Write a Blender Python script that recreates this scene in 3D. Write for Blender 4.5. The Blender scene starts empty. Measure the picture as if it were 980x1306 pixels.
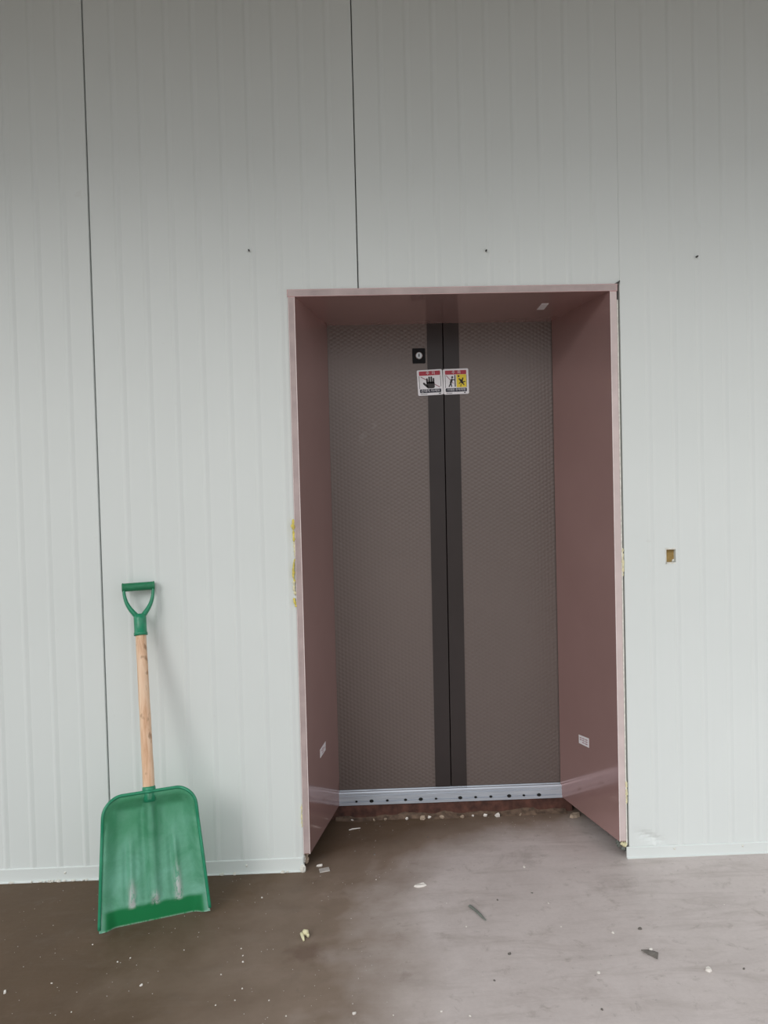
import bpy, bmesh, math, random
from mathutils import Vector, Matrix, noise
random.seed(7)
R = math.radians
sc = bpy.context.scene
C = sc.collection

# ------------------------------------------------------------------ camera
CAM = Vector((0.9905, -2.9137, 1.4478))
YAW, PIT, ROL, FPX = 0.0294, 0.0257, 0.0255, 973.8
fwd = Vector((math.sin(YAW) * math.cos(PIT), math.cos(YAW) * math.cos(PIT), -math.sin(PIT)))
r0 = Vector((math.cos(YAW), -math.sin(YAW), 0))
d0 = fwd.cross(r0)
right = math.cos(ROL) * r0 + math.sin(ROL) * d0
down = -math.sin(ROL) * r0 + math.cos(ROL) * d0
cd = bpy.data.cameras.new('camera')
cam = bpy.data.objects.new('camera', cd)
C.objects.link(cam)
m = Matrix((right, -down, -fwd)).transposed().to_4x4()
m.translation = CAM
cam.matrix_world = m
cd.sensor_fit = 'VERTICAL'
cd.sensor_height = 36.0
cd.lens = FPX / 1306 * 36.0
cd.clip_start = 0.02
sc.camera = cam

# ------------------------------------------------------------------ sky and exposure
w = bpy.data.worlds.new('overcast_sky')
sc.world = w
w.use_nodes = True
bg = w.node_tree.nodes['Background']
bg.inputs[0].default_value = (0.95, 0.98, 1.0, 1)
# standard overcast sky: zenith three times the horizon, L = Lz (1 + 2 sin e) / 3
wt = w.node_tree
tc = wt.nodes.new('ShaderNodeTexCoord')
sx_ = wt.nodes.new('ShaderNodeSeparateXYZ')
wt.links.new(tc.outputs['Generated'], sx_.inputs[0])
mr = wt.nodes.new('ShaderNodeMapRange')
mr.inputs['From Min'].default_value = 0.0
mr.inputs['From Max'].default_value = 1.0
mr.inputs['To Min'].default_value = 0.62
mr.inputs['To Max'].default_value = 1.86
wt.links.new(sx_.outputs[2], mr.inputs['Value'])
wt.links.new(mr.outputs[0], bg.inputs[1])
# the sun behind thin cloud, front left: a broad weak disc
sl = bpy.data.lights.new('hazy_sun', 'SUN')
sl.energy = 0.75
sl.angle = R(22)
sl.color = (1.0, 0.98, 0.95)
sun = bpy.data.objects.new('hazy_sun', sl)
sun.rotation_euler = Vector((.48, .86, -.52)).to_track_quat('-Z', 'Y').to_euler()
C.objects.link(sun)
sc.view_settings.view_transform = 'Standard'
sc.view_settings.look = 'None'
sc.view_settings.gamma = 1
sc.view_settings.use_curve_mapping = False
sc.view_settings.exposure = 0.12

# the wall stands under a deep canopy: open to the overcast sky in front and at both sides
RX0, RX1, RYC, RZ = -3.0, 5.0, -2.1, 3.62


# ------------------------------------------------------------------ materials
class NT:
    def __init__(s, name):
        s.m = bpy.data.materials.new(name)
        s.m.use_nodes = True
        s.t = s.m.node_tree
        s.b = s.t.nodes['Principled BSDF']

    def n(s, typ, **kw):
        x = s.t.nodes.new(typ)
        for k, v in kw.items():
            if k.startswith('i_'):
                x.inputs[int(k[2:]) if k[2:].isdigit() else k[2:]].default_value = v
            else:
                setattr(x, k, v)
        return x

    def l(s, a, b):
        s.t.links.new(a, b)

    def coord(s, kind='Object'):
        return s.n('ShaderNodeTexCoord').outputs[kind]

    def noise(s, vec, scale, detail=4, rough=.55, dist=0):
        x = s.n('ShaderNodeTexNoise')
        x.inputs['Scale'].default_value = scale
        x.inputs['Detail'].default_value = detail
        x.inputs['Roughness'].default_value = rough
        x.inputs['Distortion'].default_value = dist
        s.l(vec, x.inputs['Vector'])
        return x.outputs[0]

    def ramp(s, fac, stops):
        x = s.n('ShaderNodeValToRGB')
        e = x.color_ramp.elements
        while len(e) < len(stops):
            e.new(.5)
        for i, (p, c) in enumerate(stops):
            e[i].position = p
            e[i].color = (*c, 1) if len(c) == 3 else c
        s.l(fac, x.inputs[0])
        return x.outputs[0]

    def mix(s, fac, a, b, mode='MIX'):
        x = s.n('ShaderNodeMix', data_type='RGBA', blend_type=mode)
        for v, i in ((fac, 0), (a, 6), (b, 7)):
            if hasattr(v, 'links') or isinstance(v, bpy.types.NodeSocket):
                s.l(v, x.inputs[i])
            else:
                x.inputs[i].default_value = v if i == 0 else (*v, 1)
        return x.outputs[2]

    def math(s, op, a, b=0.0, clamp=False):
        x = s.n('ShaderNodeMath', operation=op, use_clamp=clamp)
        for v, i in ((a, 0), (b, 1)):
            if isinstance(v, bpy.types.NodeSocket):
                s.l(v, x.inputs[i])
            else:
                x.inputs[i].default_value = v
        return x.outputs[0]

    def bump(s, h, strength, dist):
        x = s.n('ShaderNodeBump')
        x.inputs['Strength'].default_value = strength
        x.inputs['Distance'].default_value = dist
        s.l(h, x.inputs['Height'])
        s.l(x.outputs[0], s.b.inputs['Normal'])

    def set(s, col=None, rough=None, metal=None, spec=None):
        for v, k in ((col, 'Base Color'), (rough, 'Roughness'), (metal, 'Metallic'), (spec, 'Specular IOR Level')):
            if v is None:
                continue
            if isinstance(v, bpy.types.NodeSocket):
                s.l(v, s.b.inputs[k])
            else:
                s.b.inputs[k].default_value = (*v, 1) if k == 'Base Color' else v
        return s.m


def plain(name, col, rough=.6, metal=0, var=.12, scale=30, spec=.5):
    t = NT(name)
    f = t.noise(t.coord(), scale, 3)
    lo = tuple(c * (1 - var) for c in col)
    hi = tuple(min(1, c * (1 + var)) for c in col)
    t.set(t.ramp(f, [(.3, lo), (.7, hi)]), rough, metal, spec)
    return t.m


def mat_panel():
    t = NT('white_painted_steel')
    co = t.coord()
    f = t.noise(co, 1.3, 3)
    c = t.ramp(f, [(.3, (.715, .752, .738)), (.7, (.745, .782, .768))])
    g = t.noise(co, 14, 6, .65, .4)
    c = t.mix(t.math('MULTIPLY', t.math('GREATER_THAN', g, .70), .10), c, (.5, .47, .42))
    t.set(c, .42, 0, .35)
    t.bump(t.noise(co, 4, 2), .05, .004)
    return t.m


def mat_floor():
    t = NT('worn_concrete')
    co = t.coord()
    sep = t.n('ShaderNodeSeparateXYZ')
    t.l(co, sep.inputs[0])
    big = t.noise(co, 1.1, 5, .6, .3)
    mid = t.noise(co, 5, 6, .65, .5)
    fine = t.noise(co, 60, 4, .7)
    # dirt film: its boundary wanders between the swept right part and the trodden left part
    d = t.math('ADD', t.math('MULTIPLY', t.math('SUBTRACT', sep.outputs[0], 1.04), .80),
               t.math('MULTIPLY', t.math('SUBTRACT', big, .5), 1.3))
    d = t.math('ADD', d, t.math('MULTIPLY', sep.outputs[1], -.22))
    d = t.math('SUBTRACT', d, t.math('MULTIPLY', t.math('MAXIMUM', t.math('ADD', sep.outputs[1], -.06), 0), 1.6))
    d = t.math('ADD', d, .5, True)
    clean = t.mix(mid, (.48, .42, .40), (.68, .61, .59))
    dirt = t.mix(mid, (.085, .055, .034), (.155, .108, .073))
    worn = t.mix(mid, (.19, .14, .105), (.29, .225, .18))
    c = t.mix(t.ramp(d, [(.05, (0, 0, 0)), (.45, (1, 1, 1))]), dirt, worn)
    dm = t.ramp(d, [(.42, (0, 0, 0)), (.88, (1, 1, 1))])
    c = t.mix(dm, c, clean)
    dm2 = t.math('ADD', t.math('MULTIPLY', dm, .85), .15)
    # light dusty smears and dark specks
    sm = t.noise(co, 2.6, 7, .7, 1.2)
    c = t.mix(t.math('MULTIPLY', t.ramp(sm, [(.54, (0, 0, 0)), (.74, (1, 1, 1))]), t.math('MULTIPLY', dm2, .25)), c, (.5, .44, .40))
    c = t.mix(t.math('MULTIPLY', t.ramp(t.noise(co, 3.4, 6, .7, .8), [(.6, (0, 0, 0)), (.75, (1, 1, 1))]), .35), c, (.13, .1, .08))
    sp = t.noise(co, 38, 3, .6)
    c = t.mix(t.math('MULTIPLY', t.ramp(sp, [(.68, (0, 0, 0)), (.76, (1, 1, 1))]), .35), c, (.10, .085, .07))
    c = t.mix(t.math('MULTIPLY', dm2, .08), c, t.ramp(fine, [(.3, (.1, .1, .1)), (.7, (.6, .6, .6))]))
    st_ = t.n('ShaderNodeMapping')
    st_.inputs['Scale'].default_value = (.35, 1.6, 1)
    st_.inputs['Rotation'].default_value = (0, 0, R(6))
    t.l(co, st_.inputs['Vector'])
    sk = t.noise(st_.outputs[0], 9, 7, .7, .6)
    c = t.mix(t.math('MULTIPLY', t.ramp(sk, [(.30, (1, 1, 1)), (.50, (0, 0, 0))]), t.math('MULTIPLY', dm2, .32)), c, (.23, .185, .155))
    c = t.mix(t.math('MULTIPLY', t.ramp(sk, [(.52, (0, 0, 0)), (.70, (1, 1, 1))]), t.math('MULTIPLY', dm2, .16)), c, (.74, .67, .64))
    wv_ = t.noise(co, 16, 5, .7, .4)
    c = t.mix(t.math('MULTIPLY', t.ramp(wv_, [(.58, (0, 0, 0)), (.70, (1, 1, 1))]), .30), c, (.16, .13, .105))
    # trodden brown stain under the foam crumb
    v = t.n('ShaderNodeVectorMath', operation='DISTANCE')
    t.l(co, v.inputs[0])
    v.inputs[1].default_value = (.775, -.53, 0)
    st = t.math('ADD', v.outputs['Value'], t.math('MULTIPLY', t.math('SUBTRACT', t.noise(co, 18, 3), .5), .12))
    c = t.mix(t.math('MULTIPLY', t.ramp(st, [(.03, (1, 1, 1)), (.075, (0, 0, 0))]), .45), c, (.11, .065, .05))
    r = t.ramp(mid, [(.3, (.42, .42, .42)), (.7, (.6, .6, .6))])
    t.set(c, r, 0, t.math('ADD', t.math('MULTIPLY', dm, .2), .08))
    t.bump(t.math('ADD', fine, t.math('MULTIPLY', mid, 2)), .12, .004)
    return t.m


def mat_jamb():
    t = NT('rose_brown_coated_steel')
    co = t.coord()
    f = t.noise(co, 2.2, 3)
    c = t.ramp(f, [(.3, (.49, .315, .30)), (.7, (.53, .345, .33))])
    t.set(c, .12, .5, .5)
    t.bump(t.noise(co, 3, 2), .03, .004)
    return t.m


def mat_door():
    t = NT('dimpled_bronze_steel')
    co = t.coord()
    sx = t.n('ShaderNodeSeparateXYZ')
    t.l(co, sx.inputs[0])
    # hexagonal lattice of embossed dots, 18 mm apart
    a = .018
    ds = []
    for off in (0.0, .5):
        fx = t.math('SUBTRACT', t.math('FRACT', t.math('ADD', t.math('MULTIPLY', sx.outputs[0], 1 / (a * 1.7320508)), 20 + off)), .5)
        fz = t.math('SUBTRACT', t.math('FRACT', t.math('ADD', t.math('MULTIPLY', sx.outputs[2], 1 / a), 20 + off)), .5)
        fx = t.math('MULTIPLY', fx, 1.7320508)
        ds.append(t.math('SQRT', t.math('ADD', t.math('MULTIPLY', fx, fx), t.math('MULTIPLY', fz, fz))))
    d = t.math('MINIMUM', ds[0], ds[1])
    dot = t.ramp(d, [(.05, (1, 1, 1)), (.48, (0, 0, 0))])
    c = t.mix(t.noise(co, 2, 3), (.15, .122, .112), (.18, .146, .134))
    # rubbed grey scuffs
    sc_ = t.noise(co, 7, 6, .7, .6)
    c = t.mix(t.math('MULTIPLY', t.ramp(sc_, [(.66, (0, 0, 0)), (.74, (1, 1, 1))]), .2), c, (.3, .28, .27))
    t.set(c, .34, .45, .5)
    t.bump(dot, .34, .0018)
    return t.m


def mat_wood():
    t = NT('pale_pine_pole')
    co = t.coord()
    mp = t.n('ShaderNodeMapping')
    mp.inputs['Scale'].default_value = (1, 1, .12)
    t.l(co, mp.inputs['Vector'])
    f = t.noise(mp.outputs[0], 55, 4, .6, .8)
    c = t.ramp(f, [(.3, (.58, .33, .19)), (.5, (.76, .51, .34)), (.72, (.84, .63, .46))])
    k = t.n('ShaderNodeMapping')
    k.inputs['Scale'].default_value = (1, 1, .55)
    t.l(co, k.inputs['Vector'])
    kn = t.noise(k.outputs[0], 42, 2, .4)
    c = t.mix(t.math('MULTIPLY', t.ramp(kn, [(.62, (0, 0, 0)), (.70, (1, 1, 1))]), .7), c, (.30, .15, .08))
    t.set(c, .55, 0, .4)
    return t.m


def mat_blade():
    t = NT('green_plastic_blade')
    co = t.coord()
    at = t.n('ShaderNodeAttribute', attribute_name='wear')
    sp = t.n('ShaderNodeSeparateColor')
    t.l(at.outputs['Color'], sp.inputs[0])
    n1 = t.noise(co, 9, 5, .65, .5)
    # dusty haze over the scoop, clean green lip
    haze = t.math('MULTIPLY', sp.outputs[0], t.ramp(n1, [(.3, (.35, .35, .35)), (.75, (1, 1, 1))]))
    c = t.mix(haze, (.032, .36, .135), (.42, .80, .67))
    mp2 = t.n('ShaderNodeMapping')
    mp2.inputs['Scale'].default_value = (1, 1, .35)
    t.l(co, mp2.inputs['Vector'])
    n2 = t.noise(mp2.outputs[0], 75, 5, .7, .4)
    ch = t.math('MULTIPLY', sp.outputs[1], t.ramp(n2, [(.42, (0, 0, 0)), (.50, (1, 1, 1))]), True)
    c = t.mix(ch, c, (.78, .82, .80))
    t.set(c, .42, 0, .45)
    t.bump(n2, .06, .002)
    return t.m


def mat_alu():
    t = NT('aluminium_sill')
    co = t.coord()
    mp = t.n('ShaderNodeMapping')
    mp.inputs['Scale'].default_value = (1, 30, 30)
    t.l(co, mp.inputs['Vector'])
    f = t.noise(mp.outputs[0], 8, 3)
    t.set(t.ramp(f, [(.3, (.44, .48, .55)), (.7, (.60, .64, .70))]), .42, .4, .5)
    return t.m


M = {
    'panel': mat_panel(), 'floor': mat_floor(), 'jamb': mat_jamb(), 'door': mat_door(), 'wood': mat_wood(),
    'blade': mat_blade(), 'alu': mat_alu(),
    'strip': plain('dark_smooth_steel', (.042, .034, .033), .3, .2, .08, 5, .35),
    'green': plain('green_plastic', (.02, .25, .13), .35, 0, .12, 40),
    'green_dark': plain('green_plastic_grip', (.015, .19, .085), .45, 0, .15, 60),
    'dark': plain('dark_void_steel', (.03, .027, .025), .8),
    'backing': plain('galvanised_backing', (.12, .12, .115), .7),
    'film': plain('film_edge_highlight', (.78, .68, .67), .3, 0, .06, 60),
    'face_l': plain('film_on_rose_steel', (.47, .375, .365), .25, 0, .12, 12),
    'face_r': plain('highlight_film_on_rose_steel', (.64, .535, .52), .22, 0, .10, 8),  # right face: bright sky reflection put into the paler colour
    'foam_y': plain('yellow_expanding_foam', (.72, .60, .14), .8, 0, .25, 60),
    'foam_p': plain('pale_foam', (.74, .69, .45), .85, 0, .18, 60),
    'sealant': plain('white_sealant', (.74, .73, .67), .7, 0, .15, 70),
    'primer': plain('red_primer_steel', (.085, .034, .024), .8, 0, .5, 25),
    'mortar': plain('dirty_mortar', (.13, .088, .062), .9, 0, .45, 40),
    'black': plain('black_plate', (.009, .009, .011), .55, 0, .12, 30, .2),
    'chrome': plain('chrome_lock', (.42, .42, .42), .32, 1.0, .05, 20),
    'hole': plain('void_black', (.008, .008, .008), .9),
    'tan': plain('tan_foam_core', (.36, .24, .085), .85, 0, .2, 70),
    'white': plain('sticker_white', (.80, .79, .82), .4, 0, .03, 20),
    'red': plain('sticker_red', (.42, .025, .05), .4, 0, .08, 30),
    'yellow': plain('sticker_yellow', (.80, .62, .03), .4, 0, .06, 30),
    'navy': plain('sticker_navy', (.006, .008, .026), .5, 0, .1, 30),
    'ink': plain('sticker_ink', (.02, .014, .014), .45, 0, .1, 30),
    'rose': plain('sticker_rose_line', (.35, .16, .2), .45, 0, .1, 30),
    'screw': plain('dark_screw', (.07, .07, .065), .5, .6),
    'chip_w': plain('white_chip', (.78, .74, .69), .8, 0, .1, 40),
    'chip_g': plain('grey_chip', (.48, .45, .42), .8, 0, .15, 40),
    'chip_b': plain('brown_chip', (.42, .33, .25), .85, 0, .25, 40),
    'chip_d': plain('dark_chip', (.16, .145, .13), .8, 0, .3, 40),
    'twig': plain('green_grey_twig', (.16, .175, .155), .8, 0, .25, 60),
    'ceiling': plain('grey_ceiling_sheet', (.11, .095, .08), .7, 0, .08, 3),
    'shellwall': plain('grey_wall_sheet', (.22, .21, .19), .7, 0, .08, 2),
    'ground': plain('outdoor_concrete', (.2, .175, .145), .85, 0, .12, 1),
}


# ------------------------------------------------------------------ helpers
def obj(name, bm, mat, parent=None, smooth=False):
    me = bpy.data.meshes.new(name)
    bmesh.ops.recalc_face_normals(bm, faces=bm.faces)
    bm.to_mesh(me)
    bm.free()
    for x in (mat if isinstance(mat, (list, tuple)) else [mat]):
        me.materials.append(M[x])
    if smooth:
        me.polygons.foreach_set('use_smooth', [True] * len(me.polygons))
    o = bpy.data.objects.new(name, me)
    C.objects.link(o)
    if parent:
        o.parent = parent
    return o


def tag(o, label=None, cat=None, group=None, kind=None):
    for k, v in (('label', label), ('category', cat), ('group', group), ('kind', kind)):
        if v:
            o[k] = v
    return o


def empty(name, loc=(0, 0, 0), mat=None):
    o = bpy.data.objects.new(name, None)
    o.empty_display_size = .1
    C.objects.link(o)
    if mat is not None:
        o.matrix_world = mat
    else:
        o.location = loc
    return o


def box(bm, x0, x1, y0, y1, z0, z1):
    v = [bm.verts.new((x, y, z)) for x in (x0, x1) for y in (y0, y1) for z in (z0, z1)]
    for f in ((0, 1, 3, 2), (4, 6, 7, 5), (0, 4, 5, 1), (2, 3, 7, 6), (0, 2, 6, 4), (1, 5, 7, 3)):
        bm.faces.new([v[i] for i in f])
    return v


def bx(name, mat, parent, *a, bevel=0):
    bm = bmesh.new()
    box(bm, *a)
    if bevel:
        bmesh.ops.bevel(bm, geom=bm.edges[:], offset=bevel, segments=2, affect='EDGES', profile=.5)
    return obj(name, bm, mat, parent)


def prism(bm, pts, vec):
    """closed prism: polygon pts (3-D) swept along vec"""
    a = [bm.verts.new(p) for p in pts]
    b = [bm.verts.new(Vector(p) + Vector(vec)) for p in pts]
    bm.faces.new(a)
    bm.faces.new(b[::-1])
    for i in range(len(a)):
        j = (i + 1) % len(a)
        bm.faces.new((a[i], b[i], b[j], a[j]))


def tube(bm, path, rad, seg=12, cap=True, flat=None):
    """tube along path; rad a number or list; flat=(axis vector, factor) squashes the section"""
    path = [Vector(p) for p in path]
    rings = []
    for i, p in enumerate(path):
        d = (path[min(i + 1, len(path) - 1)] - path[max(i - 1, 0)]).normalized()
        ref = Vector((0, 1, 0)) if abs(d.y) < .9 else Vector((1, 0, 0))
        a = d.cross(ref).normalized()
        b = d.cross(a)
        r = rad[i] if isinstance(rad, (list, tuple)) else rad
        ring = []
        for k in range(seg):
            t = 2 * math.pi * k / seg
            off = a * math.cos(t) * r + b * math.sin(t) * r
            if flat:
                ax = Vector(flat[0])
                off += ax * (off.dot(ax)) * (flat[1] - 1)
            ring.append(bm.verts.new(p + off))
        rings.append(ring)
    for i in range(len(rings) - 1):
        for k in range(seg):
            j = (k + 1) % seg
            bm.faces.new((rings[i][k], rings[i][j], rings[i + 1][j], rings[i + 1][k]))
    if cap:
        bm.faces.new(rings[0][::-1])
        bm.faces.new(rings[-1])


# ------------------------------------------------------------------ opening numbers
AL, A, B = 0.734, 0.759, 0.860          # left jamb: outer face, inner front, inner back
CR, Cc, D = 1.986, 1.960, 1.850         # right jamb
ZT, ZTB, ZTO = 2.194, 2.184, 2.221      # header underside front, back, top of face
ZJ, YB, ZS = 0.067, 0.451, 0.124

# ------------------------------------------------------------------ the setting
bm = bmesh.new()
box(bm, RX0 - .1, RX1 + .1, -4.6, 0.75, -.12, 0)
tag(obj('floor', bm, 'floor'), 'worn brown and grey concrete floor with dusty smears', 'floor', kind='structure')
bm = bmesh.new()
box(bm, RX0 - .1, RX1 + .1, RYC, 0.12, RZ, RZ + .1)
box(bm, RX0 - .1, RX1 + .1, RYC - .04, RYC, RZ - .12, RZ + .12)
tag(obj('ceiling', bm, 'ceiling'), 'grey sheet underside of the canopy above the panel wall', 'ceiling', kind='structure')
bm = bmesh.new()
box(bm, -40, 40, -45, -4.6, -.14, -.02)
box(bm, -40, RX0 - .1, -4.6, 20, -.14, -.02)
box(bm, RX1 + .1, 40, -4.6, 20, -.14, -.02)
tag(obj('ground', bm, 'ground'), 'open concrete yard around the canopy', 'ground', kind='structure')

# panel wall facing the camera: backing sheet, then one child per sandwich panel
bm = bmesh.new()
box(bm, RX0, AL - .12, .055, .075, 0, RZ)
box(bm, CR + .12, RX1, .055, .075, 0, RZ)
box(bm, AL - .12, CR + .12, .055, .075, ZTO + .10, RZ)
wall = tag(obj('wall_back', bm, 'backing'), 'wall of white ribbed metal sandwich panels around the lift doorway', 'wall', kind='structure')

HOLE = (2.164, 2.200, 1.149, 1.199)


def make_panel(x0, x1, cuts=(), dent=False, gapl=.002, gapr=.002):
    xs, ys = [], {}
    base = x0
    x0, x1 = x0 + gapl, x1 - gapr

    def add(x, y):
        x = round(x, 5)
        xs.append(x)
        ys[x] = y
    add(x0, .003 if gapl > .001 else .0006)
    add(x0 + .002, 0)
    for k in range(1, 10):
        c = base + k * .1 + .006
        if x0 + .02 < c < x1 - .02:
            for dx, y in ((-.014, .0003), (-.005, -.0028), (.000, -.0028), (.012, .0004), (.026, 0)):
                add(c + dx, y)
    add(x1 - .002, 0)
    add(x1, .003 if gapr > .001 else .0006)

    def prof(x):
        s = sorted(ys)
        for i in range(len(s) - 1):
            if s[i] <= x <= s[i + 1]:
                f = (x - s[i]) / (s[i + 1] - s[i])
                return ys[s[i]] * (1 - f) + ys[s[i + 1]] * f
        return 0
    for c in cuts:
        for x in c[:2]:
            if x0 < x < x1:
                ys[round(x, 5)] = prof(x)
                xs.append(round(x, 5))
    zs = {0.004, RZ - .002}
    for c in cuts:
        zs |= {z for z in c[2:] if 0.004 < z < RZ - .01}
    if dent:
        for i in range(14):
            xv = round(x0 + .02 + i * .016, 5)
            if xv not in ys:
                ys[xv] = prof(xv)
        zs |= {round(.012 + i * .012, 4) for i in range(16)}
    xs = sorted(set(ys))
    zs = sorted(zs)
    bm = bmesh.new()
    g = {}

    def V(i, j):
        if (i, j) not in g:
            x, z = xs[i], zs[j]
            y = ys[x]
            if dent:
                # kicked-in crease that runs from the corner down to the trim
                d = abs((z - .085) + (x - 2.06) * .38)
                y += .010 * math.exp(-(d / .016) ** 2) * math.exp(-((x - 2.085) / .05) ** 2)
            g[(i, j)] = bm.verts.new((x, y, z))
        return g[(i, j)]
    for i in range(len(xs) - 1):
        for j in range(len(zs) - 1):
            cx, cz = (xs[i] + xs[i + 1]) / 2, (zs[j] + zs[j + 1]) / 2
            if any(c[0] < cx < c[1] and c[2] < cz < c[3] for c in cuts):
                continue
            bm.faces.new((V(i, j), V(i + 1, j), V(i + 1, j + 1), V(i, j + 1)))
    e = [e for e in bm.edges if e.is_boundary]
    r = bmesh.ops.extrude_edge_only(bm, edges=e)
    bmesh.ops.translate(bm, verts=[v for v in r['geom'] if isinstance(v, bmesh.types.BMVert)], vec=(0, .05, 0))
    return obj('panel', bm, 'panel', wall)


OPN = (AL - .001, 1.9995, -1, ZTO + .001)
for i in range(int(RX0), int(RX1)):
    gl = {0: .0024, 1: .0018, 2: .0003}.get(i, .002)
    gr = {-1: .0024, 0: .0018, 1: .0003}.get(i, .002)
    make_panel(i, i + 1, cuts=[OPN] if i in (0, 1) else ([HOLE] if i == 2 else []), dent=(i == 2), gapl=gl, gapr=gr)

# cut-out in the panel: tan core seen inside, burred steel edge
bm = bmesh.new()
x0, x1, z0, z1 = HOLE
box(bm, x0 - .012, x1 + .012, .016, .050, z0 - .012, z1 + .012)
obj('hole_core', bm, 'tan', wall)
bm = bmesh.new()
prism(bm, [(x0 + .027, .010, z0 + .001), (x0 + .034, .010, z0 + .002), (x0 + .035, .010, z0 + .012), (x0 + .029, .010, z0 + .009)], (0, .006, 0))
obj('hole_tear', bm, 'sealant', wall)
for (a0, a1, b0, b1) in ((x0 - .003, x1 + .003, z1, z1 + .006), (x0 - .002, x1 + .001, z0 - .005, z0), (x0 - .003, x0, z0 - .006, z1), (x1, x1 + .002, z0, z1 + .003)):
    bx('hole_burr', 'sealant', wall, a0, a1, -.0022, -.0006, b0, b1)

# skirting trims at the foot of the panels
def trim(name, xa, xb, h, label):
    bm = bmesh.new()
    prism(bm, [(xa, -.001, h), (xa, -.0055, h - .003), (xa, -.0055, .004), (xa, -.012, .002), (xa, -.012, 0.0), (xa, .002, 0.0)], (xb - xa, 0, 0))
    return tag(obj(name, bm, 'panel'), label, 'trim', kind='structure')


t1 = trim('trim_1', RX0, AL - .004, .053, 'white folded steel skirting trim left of the lift doorway')
t2 = trim('trim_2', 1.988, RX1, .043, 'white folded steel skirting trim right of the lift doorway')


def lump(bm, c, s, seed, sub=2):
    r = bmesh.ops.create_icosphere(bm, subdivisions=sub, radius=1)
    for v in r['verts']:
        n = noise.noise(v.co * 1.7 + Vector((seed, seed * .7, 0)))
        v.co = Vector(c) + Vector([v.co[k] * s[k] * (1 + .45 * n) for k in range(3)])


for px, par in ((-.174, t1), (.514, t1), (2.176, t2), (2.446, t2), (-.75, t1), (3.2, t2)):
    bm = bmesh.new()
    z = .031
    tube(bm, [(px, -.0055, z), (px, -.0075, z), (px, -.0085, z)], [.0042, .0042, .0022], 10)
    obj('rivet', bm, 'sealant', par, True)
# sealant crumbs along the foot of the left trim and its broken end
for i in range(26):
    x = random.choice([random.uniform(-.42, .06), random.uniform(-.25, -.12), random.uniform(.4, .73)])
    bm = bmesh.new()
    lump(bm, (x, -.013, .004), (random.uniform(.003, .010), .003, random.uniform(.003, .009)), i * 3.1, 1)
    obj('sealant_crumb', bm, 'sealant', t1)
bm = bmesh.new()
lump(bm, (AL - .004, -.010, .012), (.011, .009, .016), 4.4)
obj('sealant_crumb', bm, 'sealant', t1)

for (x, z) in ((.593, 2.370), (1.489, 2.355), (2.298, 2.319)):
    bm = bmesh.new()
    tube(bm, [(x, .01, z), (x, -.014, z - .001), (x, -.02, z - .001)], [.0036, .0032, .0012], 8)
    obj('screw_tip', bm, 'screw', wall)
    bm = bmesh.new()
    tube(bm, [(x, -.0002, z), (x, -.0025, z)], [.008, .006], 10)
    obj('washer', bm, 'panel', wall)

# ------------------------------------------------------------------ lift doorway
door = tag(empty('door_1', (1.36, 0, 0)), 'brown lift doorway with splayed jambs and closed dimpled doors', 'door', kind='structure')
bpy.context.view_layer.update()
INV = door.matrix_world.inverted()


def dob(name, bm, mat, parent=None, smooth=False):
    """door part: geometry given in world space"""
    if parent is None:
        bm.transform(INV)
        return obj(name, bm, mat, door, smooth)
    bm.transform(INV)
    return obj(name, bm, mat, parent, smooth)


def dbox(name, mat, *a, parent=None, bevel=0):
    bm = bmesh.new()
    box(bm, *a)
    if bevel:
        bmesh.ops.bevel(bm, geom=bm.edges[:], offset=bevel, segments=1, affect='EDGES')
    return dob(name, bm, mat, parent)


FY = -.006
bm = bmesh.new()
prism(bm, [(AL, FY, ZJ), (A, FY, ZJ), (B, YB, ZJ), (B - .025, YB, ZJ), (A - .012, .03, ZJ), (AL, .03, ZJ)], (0, 0, ZT - ZJ))
jl = dob('jamb', bm, 'jamb')
bm = bmesh.new()
prism(bm, [(CR, FY, ZJ), (Cc, FY, ZJ), (D, YB, ZJ), (D + .025, YB, ZJ), (Cc + .012, .03, ZJ), (CR, .03, ZJ)], (0, 0, ZT - ZJ))
jr = dob('jamb', bm, 'jamb')
# header: face strip plus soffit falling slightly to the back
bm = bmesh.new()
prism(bm, [(AL - .003, FY - .001, ZT), (AL - .003, FY - .001, ZTO), (AL - .003, .03, ZTO), (AL - .003, .03, ZT + .012), (AL - .003, .012, ZT)], (CR - AL + .006, 0, 0))
hd = dob('header', bm, 'jamb')
bm = bmesh.new()
f0 = [(A - .01, .0, ZT), (Cc + .01, .0, ZT), (D + .01, YB + .01, ZTB), (B - .01, YB + .01, ZTB)]
prism(bm, f0, (0, 0, .02))
dob('soffit', bm, 'jamb')
# peeled protective film edges; bevel highlights are put into their pale colour
for (x, dx, par) in ((AL, .0022, jl), (A - .003, .003, jl), (Cc, .003, jr)):
    dbox('film_edge_glint', 'film', x, x + dx, FY - .0012, FY + .001, ZJ, ZT - .002, parent=par)
dbox('face_film_sheen', 'face_l', AL + .003, A - .004, FY - .0008, FY + .001, ZJ + .003, ZT - .003, parent=jl)  # face films: sky sheen put into their colour, strongest on the right
dbox('face_film_sheen', 'face_r', Cc + .003, CR - .001, FY - .0008, FY + .001, ZJ + .003, ZT - .003, parent=jr)
dbox('face_film_sheen', 'face_l', AL, CR, FY - .0016, FY, ZT + .002, ZTO - .002, parent=hd)
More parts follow.
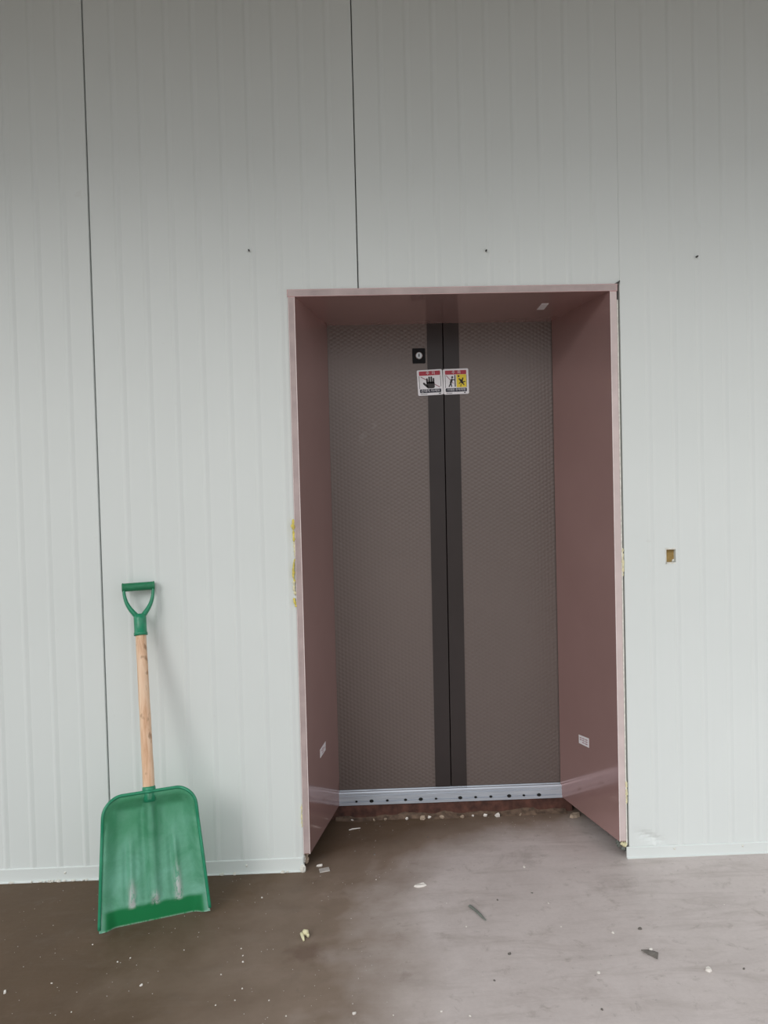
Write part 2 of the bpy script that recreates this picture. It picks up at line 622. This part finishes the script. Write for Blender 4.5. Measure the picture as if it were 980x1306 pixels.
# weathered filler strip in the gap beside the right jamb
dbox('gap_strip', 'backing', CR + .0006, 1.9992, .012, .05, .02, ZTO, parent=None)
dbox('gap_bead', 'sealant', CR, CR + .006, -.004, .012, .05, ZTO - .06, parent=None)
bm = bmesh.new()
prism(bm, [(CR - .006, -.004, ZTO + .001), (CR + .012, -.006, ZTO + .001), (CR + .0135, -.008, ZTO + .013)], (0, .003, 0))
dob('bent_corner', bm, 'screw')

# dark lining behind the jambs and shaft wall behind the doors
dbox('shaft_lining', 'dark', AL - .10, AL - .06, .05, .66, 0, ZTO + .12)
dbox('shaft_lining', 'dark', CR + .06, CR + .10, .05, .66, 0, ZTO + .12)
dbox('shaft_lining', 'dark', AL - .10, CR + .10, .62, .66, 0, ZTO + .12)
dbox('shaft_lining', 'dark', AL - .10, CR + .10, .05, .66, ZTO + .06, ZTO + .12)

# door leaves: dimpled sheet, smooth dark closing strip, lock plate
SEAM = 1.3635


def lean(bm):
    for v in bm.verts:
        v.co.x += .0047 * (v.co.z - 1.15)


def leaf(xa, xb, sgn):
    bm = bmesh.new()
    box(bm, xa, xb, YB + .006, YB + .04, ZS + .004, ZTB + .01)
    lean(bm)
    o = dob('door_leaf', bm, 'door')
    if sgn < 0:
        s0, s1 = xb - .068, xb
    else:
        s0, s1 = xa, xa + .068
    bm = bmesh.new()
    box(bm, s0, s1, YB + .0025, YB + .01, ZS + .005, ZTB + .009)
    lean(bm)
    dob('closing_strip', bm, 'strip', o)
    e0 = s0 - .004 if sgn < 0 else s1
    bm = bmesh.new()
    box(bm, e0, e0 + .004, YB + .004, YB + .01, ZS + .005, ZTB + .009)
    lean(bm)
    dob('edge_bead', bm, 'door', o)
    return o


L1 = leaf(B - .04, SEAM - .0025, -1)
L2 = leaf(SEAM + .0025, D + .04, 1)
kx, kz = 1.2605, 2.044
bm = bmesh.new()
box(bm, kx - .0285, kx + .0285, YB + .0005, YB + .008, kz - .033, kz + .033)
bmesh.ops.bevel(bm, geom=bm.edges[:], offset=.002, segments=2, affect='EDGES')
kp = dob('lock_plate', bm, 'black', L1)
bm = bmesh.new()
tube(bm, [(kx, YB + .002, kz), (kx, YB - .006, kz), (kx, YB - .008, kz)], [.016, .016, .013], 24)
dob('lock_cylinder', bm, 'chrome', L1, False)
bm = bmesh.new()
box(bm, kx - .002, kx + .002, YB - .0086, YB - .0075, kz - .007, kz + .007)
dob('keyhole', bm, 'hole', L1)

# sill: grooved aluminium extrusion on a red primed base
bm = bmesh.new()
P = [(YB + .06, ZS), (YB + .012, ZS), (YB + .010, ZS - .004), (YB + .004, ZS - .004), (YB + .002, ZS - .001), (YB - .008, ZS - .002), (YB - .010, ZS - .006),
     (YB - .010, ZS - .014), (YB - .007, ZS - .016), (YB - .007, ZS - .019), (YB - .011, ZS - .021), (YB - .011, ZJ + .014), (YB - .008, ZJ + .012), (YB - .013, ZJ + .010), (YB - .013, ZJ - .002), (YB + .06, ZJ - .002)]
prism(bm, [(B - .005, y, z) for y, z in P], (D - B + .010, 0, 0))
sill = dob('sill', bm, 'alu')
for k, px in enumerate((.934, 1.001, 1.071, 1.152, 1.220, 1.288, 1.396, 1.465, 1.533, 1.615, 1.681, 1.749)):
    r = (.0042, .0068, .0048, .0052, .0070)[k % 5]
    bm = bmesh.new()
    tube(bm, [(px, YB - .0100, ZJ + .0145), (px, YB - .0142, ZJ + .0145)], r, 10, flat=((1, 0, 0), 1.35))
    dob('slot_hole', bm, 'hole', sill)
bm = bmesh.new()
box(bm, B - .05, D + .05, YB - .004, YB + .05, 0, ZJ - .003)
dob('sill_base', bm, 'primer')

# rough mortar and dirt swept against the base
bm = bmesh.new()
n_ = 70
rows = []
for i in range(n_ + 1):
    x = B - .02 + (D - B + .04) * i / n_
    h = .010 + .016 * noise.noise(Vector((x * 14, 1.3, 0))) + .006 * noise.noise(Vector((x * 45, 4, 0)))
    dpt = .030 + .016 * noise.noise(Vector((x * 9, 7.7, 0)))
    pr = [(YB - .0035, max(.002, h) + .004), (YB - .010, max(.002, h)), (YB - dpt * .6, max(.0015, h * .6)), (YB - dpt, .0003)]
    rows.append([bm.verts.new((x, y_, z_ + .002 * noise.noise(Vector((x * 80, y_ * 90, 0))) * (z_ > .001))) for y_, z_ in pr])
for i in range(n_):
    for k in range(3):
        bm.faces.new((rows[i][k], rows[i + 1][k], rows[i + 1][k + 1], rows[i][k + 1]))
dob('mortar_ridge', bm, 'mortar')

# expanding foam squeezed out beside the jambs
def foam(name, pts, rad, mat, seed):
    bm = bmesh.new()
    n = 14
    path, rr = [], []
    for i in range(n + 1):
        f = i / n * (len(pts) - 1)
        k = min(int(f), len(pts) - 2)
        p = Vector(pts[k]).lerp(Vector(pts[k + 1]), f - k)
        j = noise.noise(Vector((seed, i * .9, 0)))
        path.append(p + Vector((j * rad * .5, j * rad * .4, 0)))
        rr.append(max(.0012, rad * (.75 + 1.1 * noise.noise(Vector((i * .7, seed, 3))))) * (.35 if i in (0, n) else 1))
    tube(bm, path, rr, 9)
    return dob(name, bm, mat, None, True)


foam('foam_bead', [(.731, -.004, 1.355), (.729, -.008, 1.33), (.731, -.006, 1.27)], .007, 'foam_y', 1.2)
foam('foam_bead', [(.731, -.004, 1.27), (.733, -.004, 1.21)], .0045, 'foam_p', 2.2)
foam('foam_bead', [(.732, -.004, 1.205), (.726, -.008, 1.175), (.725, -.007, 1.13), (.731, -.004, 1.115)], .0048, 'foam_y', 5.2)
foam('foam_bead', [(.727, -.005, 1.12), (.726, -.007, 1.09), (.731, -.004, 1.065)], .0055, 'foam_p', 7.7)
foam('foam_bead', [(.724, -.004, 1.055), (.727, -.008, 1.04), (.732, -.005, 1.02)], .0055, 'foam_y', 9.1)
foam('foam_bead', [(.731, -.002, .26), (.730, -.004, .21), (.731, -.002, .17)], .0038, 'foam_p', 3.1)
foam('foam_bead', [(1.993, -.001, 1.21), (1.994, -.003, 1.15), (1.993, -.001, 1.10)], .0055, 'foam_p', 11.1)
foam('foam_bead', [(1.991, -.001, .31), (1.992, -.003, .26), (1.991, -.001, .21)], .005, 'foam_p', 13.1)
foam('foam_bead', [(1.966, -.002, .060), (1.978, -.004, .056), (1.987, -.003, .050)], .010, 'foam_p', 15.1)
foam('foam_bead', [(1.958, .03, .055), (1.968, .02, .045), (1.985, .005, .030)], .012, 'twig', 17.1)
foam('foam_bead', [(.735, .002, .062), (.737, .006, .045), (.735, .002, .030)], .004, 'chip_g', 19.1)
foam('foam_bead', [(.742, .04, .056), (.738, .045, .03), (.742, .04, .008)], .012, 'chip_b', 21.1)


# ------------------------------------------------------------------ printed stickers
def text_mesh(s, size):
    cu = bpy.data.curves.new('caption', 'FONT')
    cu.body = s
    cu.size = size
    cu.align_x = 'CENTER'
    cu.align_y = 'CENTER'
    o = bpy.data.objects.new('caption', cu)
    C.objects.link(o)
    dg = bpy.context.evaluated_depsgraph_get()
    me = bpy.data.meshes.new_from_object(o.evaluated_get(dg))
    bpy.data.objects.remove(o)
    bpy.data.curves.remove(cu)
    return me


def text_part(name, s, size, loc, mat, parent, bold=0):
    me = text_mesh(s, size)
    bm = bmesh.new()
    bm.from_mesh(me)
    bpy.data.meshes.remove(me)
    for v in bm.verts:
        v.co = Vector((v.co.x + loc[0], loc[2], v.co.y + loc[1]))
    return obj(name, bm, mat, parent)


def plate(bm, pts, y0, y1):
    prism(bm, [(x, y1, z) for x, z in pts], (0, y0 - y1, 0))


def rrect(x0, x1, z0, z1, r, n=4):
    out = []
    for cx, cz, a in ((x1 - r, z1 - r, 0), (x0 + r, z1 - r, 90), (x0 + r, z0 + r, 180), (x1 - r, z0 + r, 270)):
        for k in range(n + 1):
            t = R(a + 90 * k / n)
            out.append((cx + r * math.cos(t), cz + r * math.sin(t)))
    return out


def seg(p, q, w):
    p, q = Vector(p), Vector(q)
    d = (q - p).normalized()
    n = Vector((-d.y, d.x)) * w / 2
    return [tuple(p + n), tuple(q + n), tuple(q - n), tuple(p - n)]


def ngon(cx, cz, rx, rz, n=14):
    return [(cx + rx * math.cos(2 * math.pi * k / n), cz + rz * math.sin(2 * math.pi * k / n)) for k in range(n)]


def pieces(name, polys, mat, parent, lv):
    bm = bmesh.new()
    for p in polys:
        plate(bm, p, -.0008 - .00025 * (lv - 1), -.0008 - .00025 * lv)
    return obj(name, bm, mat, parent)


W, H = .112, .112


def sticker(name, cx, cz, rot, label):
    bm = bmesh.new()
    plate(bm, rrect(-W / 2, W / 2, -H / 2, H / 2, .006), 0, -.0008)
    o = obj(name, bm, 'white')
    o.location = (cx, YB + .0022, cz)
    o.rotation_euler = (0, R(rot), 0)
    tag(o, label, 'sticker', 'warning stickers on the lift doors')
    return o


s1 = sticker('warning_sticker', 1.307, 1.926, -2.2, 'square white warning sticker with a black hand under a red band')
pieces('border', [seg((-.047, -.027), (-.047, .030), .0018)], 'ink', s1, 1)
pieces('border', [seg((.047, -.02), (.047, .030), .0018)], 'ink', s1, 1)
hb = pieces('header_band', [rrect(-.047, .047, .031, .050, .003)], 'red', s1, 1)
text_part('header_text', '주  의', .017, (.004, .0405, -.0014), 'white', hb)
pieces('prohibition_line', [seg((-.040, .026), (.042, -.022), .0035)], 'rose', s1, 1)
hand = [rrect(-.016, .020, -.026, .004, .008)]
for fx, zt in ((-.013, .019), (-.003, .026), (.0065, .026), (.0155, .019)):
    hand.append(rrect(fx - .0038, fx + .0038, -.006, zt, .0036))
hand.append(seg((-.010, -.020), (-.026, -.005), .009))
hand.append(ngon(-.0275, -.0035, .0044, .0044, 10))
pieces('hand_symbol', hand, 'ink', s1, 2)
cb_ = pieces('caption_bar', [rrect(-.047, .047, -.045, -.0285, .004)], 'navy', s1, 1)
text_part('caption_text', '손대지 마세요', .0145, (0, -.0365, -.0014), 'white', cb_)
pieces('fine_print', [seg((-.044, -.0505), (-.015, -.0505), .002)], 'ink', s1, 1)
pieces('maker_mark', [seg((.036, -.0502), (.046, -.0490), .0035)], 'ink', s1, 1)

s2 = sticker('warning_sticker', 1.4215, 1.928, -1.0, 'square warning sticker split into a white leaning figure and a yellow falling figure')
pieces('border', [seg((-.047, -.027), (-.047, .030), .0018)], 'ink', s2, 1)
pieces('border', [seg((.0475, -.027), (.0475, .030), .0015)], 'ink', s2, 1)
hb = pieces('header_band', [rrect(-.047, .047, .031, .049, .003)], 'red', s2, 1)
text_part('header_text', '주  의', .017, (.002, .040, -.0014), 'white', hb)
pieces('yellow_field', [rrect(.002, .046, -.026, .0305, .001)], 'yellow', s2, 1)
pieces('prohibition_line', [seg((-.042, .027), (-.012, -.008), .003)], 'rose', s2, 1)
lean_fig = [ngon(-.016, .019, .0045, .005), seg((-.0165, .012), (-.024, -.006), .009), seg((-.022, -.004), (-.032, -.023), .005), seg((-.023, -.004), (-.020, -.023), .005),
            seg((-.017, .010), (-.006, .007), .004), seg((-.004, .029), (-.004, -.023), .0048)]
pieces('leaning_figure', lean_fig, 'ink', s2, 2)
fall = [ngon(.012, .023, .004, .0045), seg((.012, .012), (.024, .004), .006), seg((.020, .006), (.030, -.009), .010), seg((.027, .000), (.031, .016), .006), seg((.028, -.004), (.041, -.001), .004),
        seg((.029, -.008), (.036, -.016), .005), seg((.022, -.004), (.012, -.010), .004), seg((.022, -.012), (.020, -.023), .003)]
pieces('falling_figure', fall, 'ink', s2, 2)
cb_ = pieces('caption_bar', [rrect(-.047, .047, -.045, -.0285, .004)], 'navy', s2, 1)
text_part('caption_text', '기대면 추락위험', .0125, (0, -.0365, -.0014), 'white', cb_)
pieces('fine_print', [seg((-.044, -.0505), (-.018, -.0505), .002)], 'ink', s2, 1)
pieces('maker_mark', [seg((.034, -.0500), (.041, -.0490), .004)], 'ink', s2, 1)


# small white rating labels on the jambs and soffit
def small_label(name, pts, nrm, label, lines=True):
    """pts: world corners tl tr br bl"""
    nrm = Vector(nrm).normalized()
    tl, tr, br, bl = [Vector(p) for p in pts]
    bm = bmesh.new()
    prism(bm, [p + nrm * .0010 for p in (tl, tr, br, bl)], -nrm * .0010)
    o = obj(name, bm, 'white')
    tag(o, label, 'label', 'small labels inside the lift doorway')
    if lines:
        bm = bmesh.new()
        for r_ in (.28, .5, .74):
            for (u0, u1) in ((.10, .30), (.36, .58), (.64, .88)):
                if random.random() < .25:
                    continue
                q = [tl.lerp(tr, u).lerp(bl.lerp(br, u), v) + nrm * .0012 for u, v in ((u0, r_ - .05), (u1, r_ - .05), (u1, r_ + .05), (u0, r_ + .05))]
                prism(bm, q, -nrm * .0002)
        obj('printed_lines', bm, 'rose', o)
    return o


def jx(y, s):
    return A + (B - A) * (y - FY) / (YB - FY) if s < 0 else Cc + (D - Cc) * (y - FY) / (YB - FY)


nl = Vector((YB - FY, -(B - A), 0))
nr = Vector((-(YB - FY), -(Cc - D), 0))
small_label('rating_label', [(jx(.164, -1), .164, .411), (jx(.247, -1), .247, .418), (jx(.243, -1), .243, .383), (jx(.164, -1), .164, .377)], nl,
            'small white printed label low on the left splayed jamb')
small_label('rating_label', [(jx(.284, 1), .284, .397), (jx(.205, 1), .205, .405), (jx(.205, 1), .205, .366), (jx(.284, 1), .284, .361)], nr,
            'small white printed label low on the right splayed jamb')
zz = lambda y: ZT + (ZTB - ZT) * y / (YB + .01)
small_label('rating_label', [(1.737, .155, zz(.155)), (1.765, .155, zz(.155)), (1.768, .25, zz(.25)), (1.738, .25, zz(.25))], (0, 0, -1),
            'small pale label stuck under the lift doorway header', False)


# ------------------------------------------------------------------ snow shovel leaning on the wall
O = Vector((.253, -.325, 0))
TOP = Vector((.148, -.038, 1.111))
wv = (TOP - O).normalized()
uv = Vector((.958, .287, 0))
uv = (uv - wv * uv.dot(wv)).normalized()
nv = uv.cross(wv)
LEN = (TOP - O).length
MW = Matrix((uv, nv, wv)).transposed().to_4x4()   # local x across, y towards the room, z up the shaft
MW.translation = O
sh = empty('snow_shovel', mat=MW)
tag(sh, 'green plastic snow shovel with pale wooden shaft leaning on the white wall', 'shovel')


def sm(a, b, x):
    t = max(0, min(1, (x - a) / (b - a)))
    return t * t * (3 - 2 * t)


BH = .425
NI, NJ = 73, 72
bm = bmesh.new()
wl = bm.loops.layers.float_color.new('wear')
grid, wear = [], {}
for j in range(NJ):
    tj = j / (NJ - 1)
    row = []
    for i in range(NI):
        si = -1 + 2 * i / (NI - 1)
        si = 1.35 * si - .35 * si ** 3
        # outline: flared foot, nearly straight sides, tightly rounded shoulders
        rc = .062
        hwt = .150
        over = max(0, abs(si) * hwt - (hwt - rc))
        top = BH - rc + math.sqrt(max(0, rc * rc - over * over))
        z = tj * top
        hw = .181 - .031 * z / BH
        x = si * hw
        edge = (1 - abs(si)) * hw
        e2 = top - z
        # scoop depth: side walls and curled back wall stand towards the room
        side = (1 - sm(.010, .050, edge)) * (.016 + .028 * sm(0, .6, tj))
        back = (1 - sm(.008, .060, e2)) * .046
        y = max(side, back) + .35 * min(side, back)
        inner = sm(.03, .06, edge)
        # middle rib that carries the socket, two pointed side ribs
        rib = 0
        if z > .055:
            rib = (.025 + .018 * sm(.2, .42, z)) * math.exp(-(abs(x) / .0165) ** 4) * sm(.055, .085, z)
            for sx in (-1, 1):
                g = sm(.055, .085, z) * (1 - sm(.20, .325, z))
                dx = x - sx * (.078 - .02 * z)
                rib += (.016 * math.exp(-((dx - .003) / .010) ** 2) - .009 * math.exp(-((dx + .014) / .008) ** 2)) * g
        rib -= .008 * math.exp(-((x + .030) / .011) ** 2) * sm(.055, .085, z) * (1 - sm(.33, .40, z)) + .005 * math.exp(-((x - .028) / .009) ** 2) * sm(.2, .28, z) * (1 - sm(.33, .40, z))
        y = max(y, rib + y * .25) if rib > .001 else y + rib
        # lip folded back below the ribs
        y -= .34 * max(0, .062 - z) * inner ** .5
        v = bm.verts.new((x, y, z))
        lipm = max(sm(.052, .066, z + .004 * noise.noise(Vector((x * 40, 0, 0)))), .8 * (1 - sm(.012, .026, edge)))
        haze = lipm * (.52 + .45 * (1 - sm(.1, .42, z)))
        chip = 0
        if z > .05:
            for sx in (0, -1, 1):
                cx = sx * (.078 - .02 * z)
                top_ = .11 if sx == 0 else (.21 if sx > 0 else .17)
                chip = max(chip, math.exp(-((x - cx - .004) / .010) ** 2) * (1 - sm(.075, top_, z)) * sm(.05, .06, z) * 1.6)
        chip = max(chip, .8 * (1 - sm(0, .012, edge)) * (1 - sm(.05, .16, z)))
        chip = max(chip, .5 * (1 - sm(0, .006, z)))
        wear[v] = (haze, chip, 0, 1)
        row.append(v)
    grid.append(row)
for j in range(NJ - 1):
    for i in range(NI - 1):
        f = bm.faces.new((grid[j][i], grid[j][i + 1], grid[j + 1][i + 1], grid[j + 1][i]))
        for lp in f.loops:
            lp[wl] = wear[lp.vert]
# thickness: a second skin behind, joined round the edge
r = bmesh.ops.solidify(bm, geom=bm.faces[:], thickness=.0035)
blade = obj('blade', bm, 'blade', sh, True)
# rounded rim bead along sides and top
edge_pts = [grid_p for grid_p in []]
bm = bmesh.new()
me = blade.data


def blade_pt(i, j):
    return me.vertices[j * NI + i].co.copy()


pth = [blade_pt(0, j) for j in range(2, NJ, 3)] + [blade_pt(i, NJ - 1) for i in range(1, NI - 1)] + [blade_pt(NI - 1, j) for j in range(NJ - 1, 1, -3)]
tube(bm, pth, .0055, 8)
obj('rim', bm, 'green', blade, True)
# socket at the top of the middle rib
SY = .030
bm = bmesh.new()
tube(bm, [(0, SY, BH - .035), (0, SY, BH - .01), (0, SY, BH + .010), (0, SY, BH + .016)], [.020, .0225, .0228, .0215], 20)
obj('socket', bm, 'green', blade, True)

SHT = LEN - .170
bm = bmesh.new()
N = 24
pth = [Vector((0, SY, BH - .02)).lerp(Vector((0, 0.0, SHT)), k / N) + Vector((noise.noise(Vector((k * .4, 2, 0))) * .0012, 0, 0)) for k in range(N + 1)]
tube(bm, pth, [.0202 - .0012 * k / N for k in range(N + 1)], 20)
obj('shaft', bm, 'wood', sh, True)
# D-grip: ferrule, two curved arms, crossbar
bm = bmesh.new()
tube(bm, [(0, 0, SHT - .012), (0, 0, SHT - .012), (0, 0, SHT - .002), (0, 0, SHT), (0, 0, SHT + .045), (0, 0, SHT + .066)], [.021, .0245, .0245, .0225, .0225, .023], 20)
obj('ferrule', bm, 'green', sh, True)
for s in (-1, 1):
    bm = bmesh.new()
    p0, p1, p2, p3 = Vector((s * .008, 0, SHT + .055)), Vector((s * .030, 0, SHT + .085)), Vector((s * .054, 0, SHT + .105)), Vector((s * .0525, 0, LEN + .004))
    pts, rr = [], []
    for k in range(13):
        t = k / 12
        pts.append(p0 * (1 - t) ** 3 + p1 * 3 * t * (1 - t) ** 2 + p2 * 3 * t * t * (1 - t) + p3 * t ** 3)
        rr.append(.0105 - .0055 * t)
    tube(bm, pts, rr, 10, flat=((0, 1, 0), 1.7))
    obj('grip_arm', bm, 'green', sh, True)
bm = bmesh.new()
tube(bm, [(-.0590, 0, LEN), (-.0575, 0, LEN), (-.054, 0, LEN), (-.052, 0, LEN), (.052, 0, LEN), (.054, 0, LEN), (.0575, 0, LEN), (.0590, 0, LEN)],
     [.012, .0168, .0168, .0156, .0156, .0168, .0168, .012], 20)
obj('crossbar', bm, 'green_dark', sh, False)
# let the foot of the blade touch the floor, without sinking in
bpy.context.view_layer.update()
zmin = min((MW @ v.co).z for v in blade.data.vertices)
sh.location.z -= zmin - .0005


# ------------------------------------------------------------------ litter on the floor
def flake(name, loc, sx, sy, h, rz, mat, seed, n=7, tilt=0):
    rnd = random.Random(seed)
    bm = bmesh.new()
    pts = []
    for k in range(n):
        t = 2 * math.pi * k / n
        q = .72 + .5 * rnd.random()
        pts.append((sx * q * math.cos(t), sy * q * math.sin(t), 0))
    prism(bm, pts, (0, 0, h))
    for v in bm.verts:
        if v.co.z > h * .5:
            v.co.z += rnd.uniform(-.3, .3) * h
            v.co.x *= .86
            v.co.y *= .86
    o = obj(name, bm, mat)
    o.location = loc
    o.rotation_euler = (tilt, 0, rz)
    return o


tag(flake('plaster_chip', (1.172, -.151, 0), .026, .011, .007, .1, 'chip_w', 3, 6), 'bright white oblong chip on the concrete before the closed doors', 'chip')
bm = bmesh.new()
prism(bm, [(-.021, -.012, 0), (.018, -.014, 0), (.022, .012, 0), (-.017, .014, 0)], (0, 0, .004))
o = obj('board_offcut', bm, 'chip_g')
o.location, o.rotation_euler = (.811, -.006, 0), (0, 0, .35)
tag(o, 'flat grey rectangular offcut at the foot of the left jamb', 'offcut')
o = flake('plaster_chip', (.792, .03, 0), .013, .005, .006, .2, 'chip_w', 8, 6)
tag(o, 'thin white flake between the left jamb and grey offcut', 'chip')
bm = bmesh.new()
tube(bm, [(-.026, 0, .002), (-.010, .001, .0035), (.026, 0, .002)], [.002, .0032, .0015], 6)
o = obj('wood_sliver', bm, 'chip_w')
o.location, o.rotation_euler = (.925, .342, 0), (0, 0, .32)
tag(o, 'thin pale wood sliver on dark concrete by the left jamb', 'sliver')
# curled crumb of yellow foam
bm = bmesh.new()
lump(bm, (.004, .012, .012), (.010, .009, .011), 5.5)
tube(bm, [(-.008, .008, .012), (-.003, -.006, .008), (.001, -.022, .005)], [.006, .0055, .003], 8)
lump(bm, (.013, .002, .008), (.005, .006, .007), 2.5)
o = obj('foam_crumb', bm, 'foam_p', None, True)
o.location = (.766, -.45, 0)
tag(o, 'curled pale yellow foam crumb beside a brown floor stain', 'foam')
bm = bmesh.new()
tube(bm, [(-.022, .046, .004), (-.008, .020, .005), (.006, -.012, .004), (.020, -.046, .003)], [.006, .005, .0055, .002], 8, flat=((0, 0, 1), .7))
o = obj('twig', bm, 'twig')
o.location = (1.352, -.35, 0)
tag(o, 'short grey green twig on the pale concrete', 'twig')
bm = bmesh.new()
prism(bm, [(-.026, .012, 0), (.004, .018, 0), (.022, -.004, 0), (.010, -.030, 0), (-.002, -.010, 0)], (0, 0, .003))
for v in bm.verts:
    v.co.z += .006 * abs(v.co.x / .026)
o = obj('dry_leaf', bm, 'chip_d')
o.location = (1.848, -.615, 0)
lp = flake('leaf_tip', (.006, .016, .004), .007, .005, .004, 0, 'chip_w', 12)
lp.parent = o
tag(o, 'dark curled dry leaf scrap with a pale tip on concrete', 'leaf')
tag(flake('plaster_chip', (1.987, -.705, 0), .010, .008, .009, .4, 'chip_w', 21), 'bright white plaster crumb beyond the dry leaf scrap', 'chip')
tag(flake('plaster_chip', (1.898, .385, 0), .032, .014, .014, .5, 'chip_b', 31), 'curved brownish plaster piece against the foot of the right jamb', 'chip')

ch = 'mortar chips against the red base under the sill'
for k, (x, z, s, mt) in enumerate(((1.225, .012, .020, 'chip_b'), (1.312, .012, .016, 'chip_b'), (1.503, .014, .014, 'chip_w'), (1.557, .015, .019, 'chip_w'), (1.06, .008, .012, 'chip_b'),
                                   (.915, .006, .009, 'chip_w'), (1.40, .010, .012, 'chip_b'), (1.155, .014, .011, 'chip_w'), (1.255, .008, .012, 'chip_w'), (1.66, .006, .009, 'chip_b'), (1.01, .006, .008, 'chip_b'), (1.45, .006, .008, 'chip_w'))):
    s *= .75
    o = flake('mortar_chip', (x, .418 + .004 * (k % 3), 0), s, s * .7, .008, k * .7, mt, 40 + k, 6)
    o.rotation_euler = (R(28 + 7 * (k % 3)), 0, .2 * (k % 5) - .4)
    o.location.z = s * .35
    tag(o, 'small white mortar chip in the dirt under the aluminium sill' if mt == 'chip_w' else 'small brownish mortar chip in the dirt under the aluminium sill', 'chip', ch)

crumbs = [  # x, y, size, material
          (0.569, -0.493, 0.0045, 'chip_w'),
          (0.58, -0.531, 0.0045, 'chip_w'),
          (0.585, -0.564, 0.006, 'chip_w'),
          (0.298, -0.657, 0.008, 'chip_w'),
          (0.528, -0.622, 0.0045, 'chip_w'),
          (0.023, -0.628, 0.0045, 'chip_w'),
          (-0.1, -0.662, 0.011, 'chip_w'),
          (0.595, -0.187, 0.006, 'chip_w'),
          (0.688, -0.751, 0.0045, 'chip_w'),
          (0.744, -0.82, 0.0045, 'chip_w'),
          (0.933, -0.823, 0.01, 'chip_w'),
          (0.538, -0.761, 0.0045, 'chip_w'),
          (0.19, -0.536, 0.0045, 'chip_w'),
          (0.132, -0.763, 0.0045, 'chip_w'),
          (0.386, -0.488, 0.0045, 'chip_w'),
          (0.224, -0.518, 0.0045, 'chip_w'),
          (0.603, -0.693, 0.0045, 'chip_w'),
          (0.59, -0.744, 0.0045, 'chip_w'),
          (1.578, -0.042, 0.01, 'chip_w'),
          (1.607, -0.302, 0.0045, 'chip_w'),
          (1.661, -0.693, 0.009, 'chip_w'),
          (1.77, -0.494, 0.008, 'chip_w'),
          (1.176, -0.83, 0.006, 'chip_w'),
          (1.042, -0.837, 0.0045, 'chip_w'),
          (1.253, -0.854, 0.0045, 'chip_w'),
          (1.613, -0.447, 0.0045, 'chip_w'),
          (2.202, -0.358, 0.0045, 'chip_w'),
          (1.302, -0.424, 0.0045, 'chip_w'),
          (1.253, -0.275, 0.0045, 'chip_w'),
          (0.884, 0.44, 0.0045, 'chip_w'),
          (1.009, -0.092, 0.0045, 'chip_w'),
          (0.078, -0.436, 0.0045, 'chip_w'),
          (1.415, -0.583, 0.01, 'chip_d'),
          (1.62, -0.853, 0.007, 'chip_d'),
          (1.865, -0.479, 0.012, 'chip_d'),
          (1.434, -0.268, 0.007, 'chip_d'),
          (1.565, -0.231, 0.007, 'chip_d'),
          (2.094, -0.705, 0.007, 'chip_d'),
          (1.346, -0.708, 0.007, 'chip_d'),
          (1.007, 0.107, 0.007, 'chip_d'),
          (1.232, 0.24, 0.007, 'chip_d')]
for k, (x, y, s, mt) in enumerate(crumbs):
    s *= .6
    o = flake('floor_crumb', (x, y, 0), s, s * .75, s * .6, k * 1.3, mt, 100 + k, 6)
    if mt == 'chip_d':
        tag(o, 'tiny dark crumb lying loose on the concrete floor', 'crumb', 'dark crumbs scattered on the floor')
    else:
        tag(o, 'tiny whitish crumb lying loose on the concrete floor', 'crumb', 'whitish crumbs scattered on the floor')

# uncountable sand and dust grains
bm = bmesh.new()
rnd = random.Random(5)
for k in range(900):
    x, y = rnd.uniform(-.6, 2.7), rnd.uniform(-1.1, .42)
    if y > -.02 and not (.85 + y * .1 < x < 1.88 - y * .1):
        continue
    s = rnd.uniform(.0006, .0022)
    q = [(x + s * math.cos(t + k), y + s * math.sin(t + k), 0) for t in (0, 2.1, 4.2)]
    a = [bm.verts.new(p) for p in q]
    tp = bm.verts.new((x, y, s))
    for i in range(3):
        bm.faces.new((a[i], a[(i + 1) % 3], tp))
o = obj('floor_grit', bm, 'chip_g')
tag(o, 'fine pale grit strewn over the concrete floor', 'grit', kind='stuff')
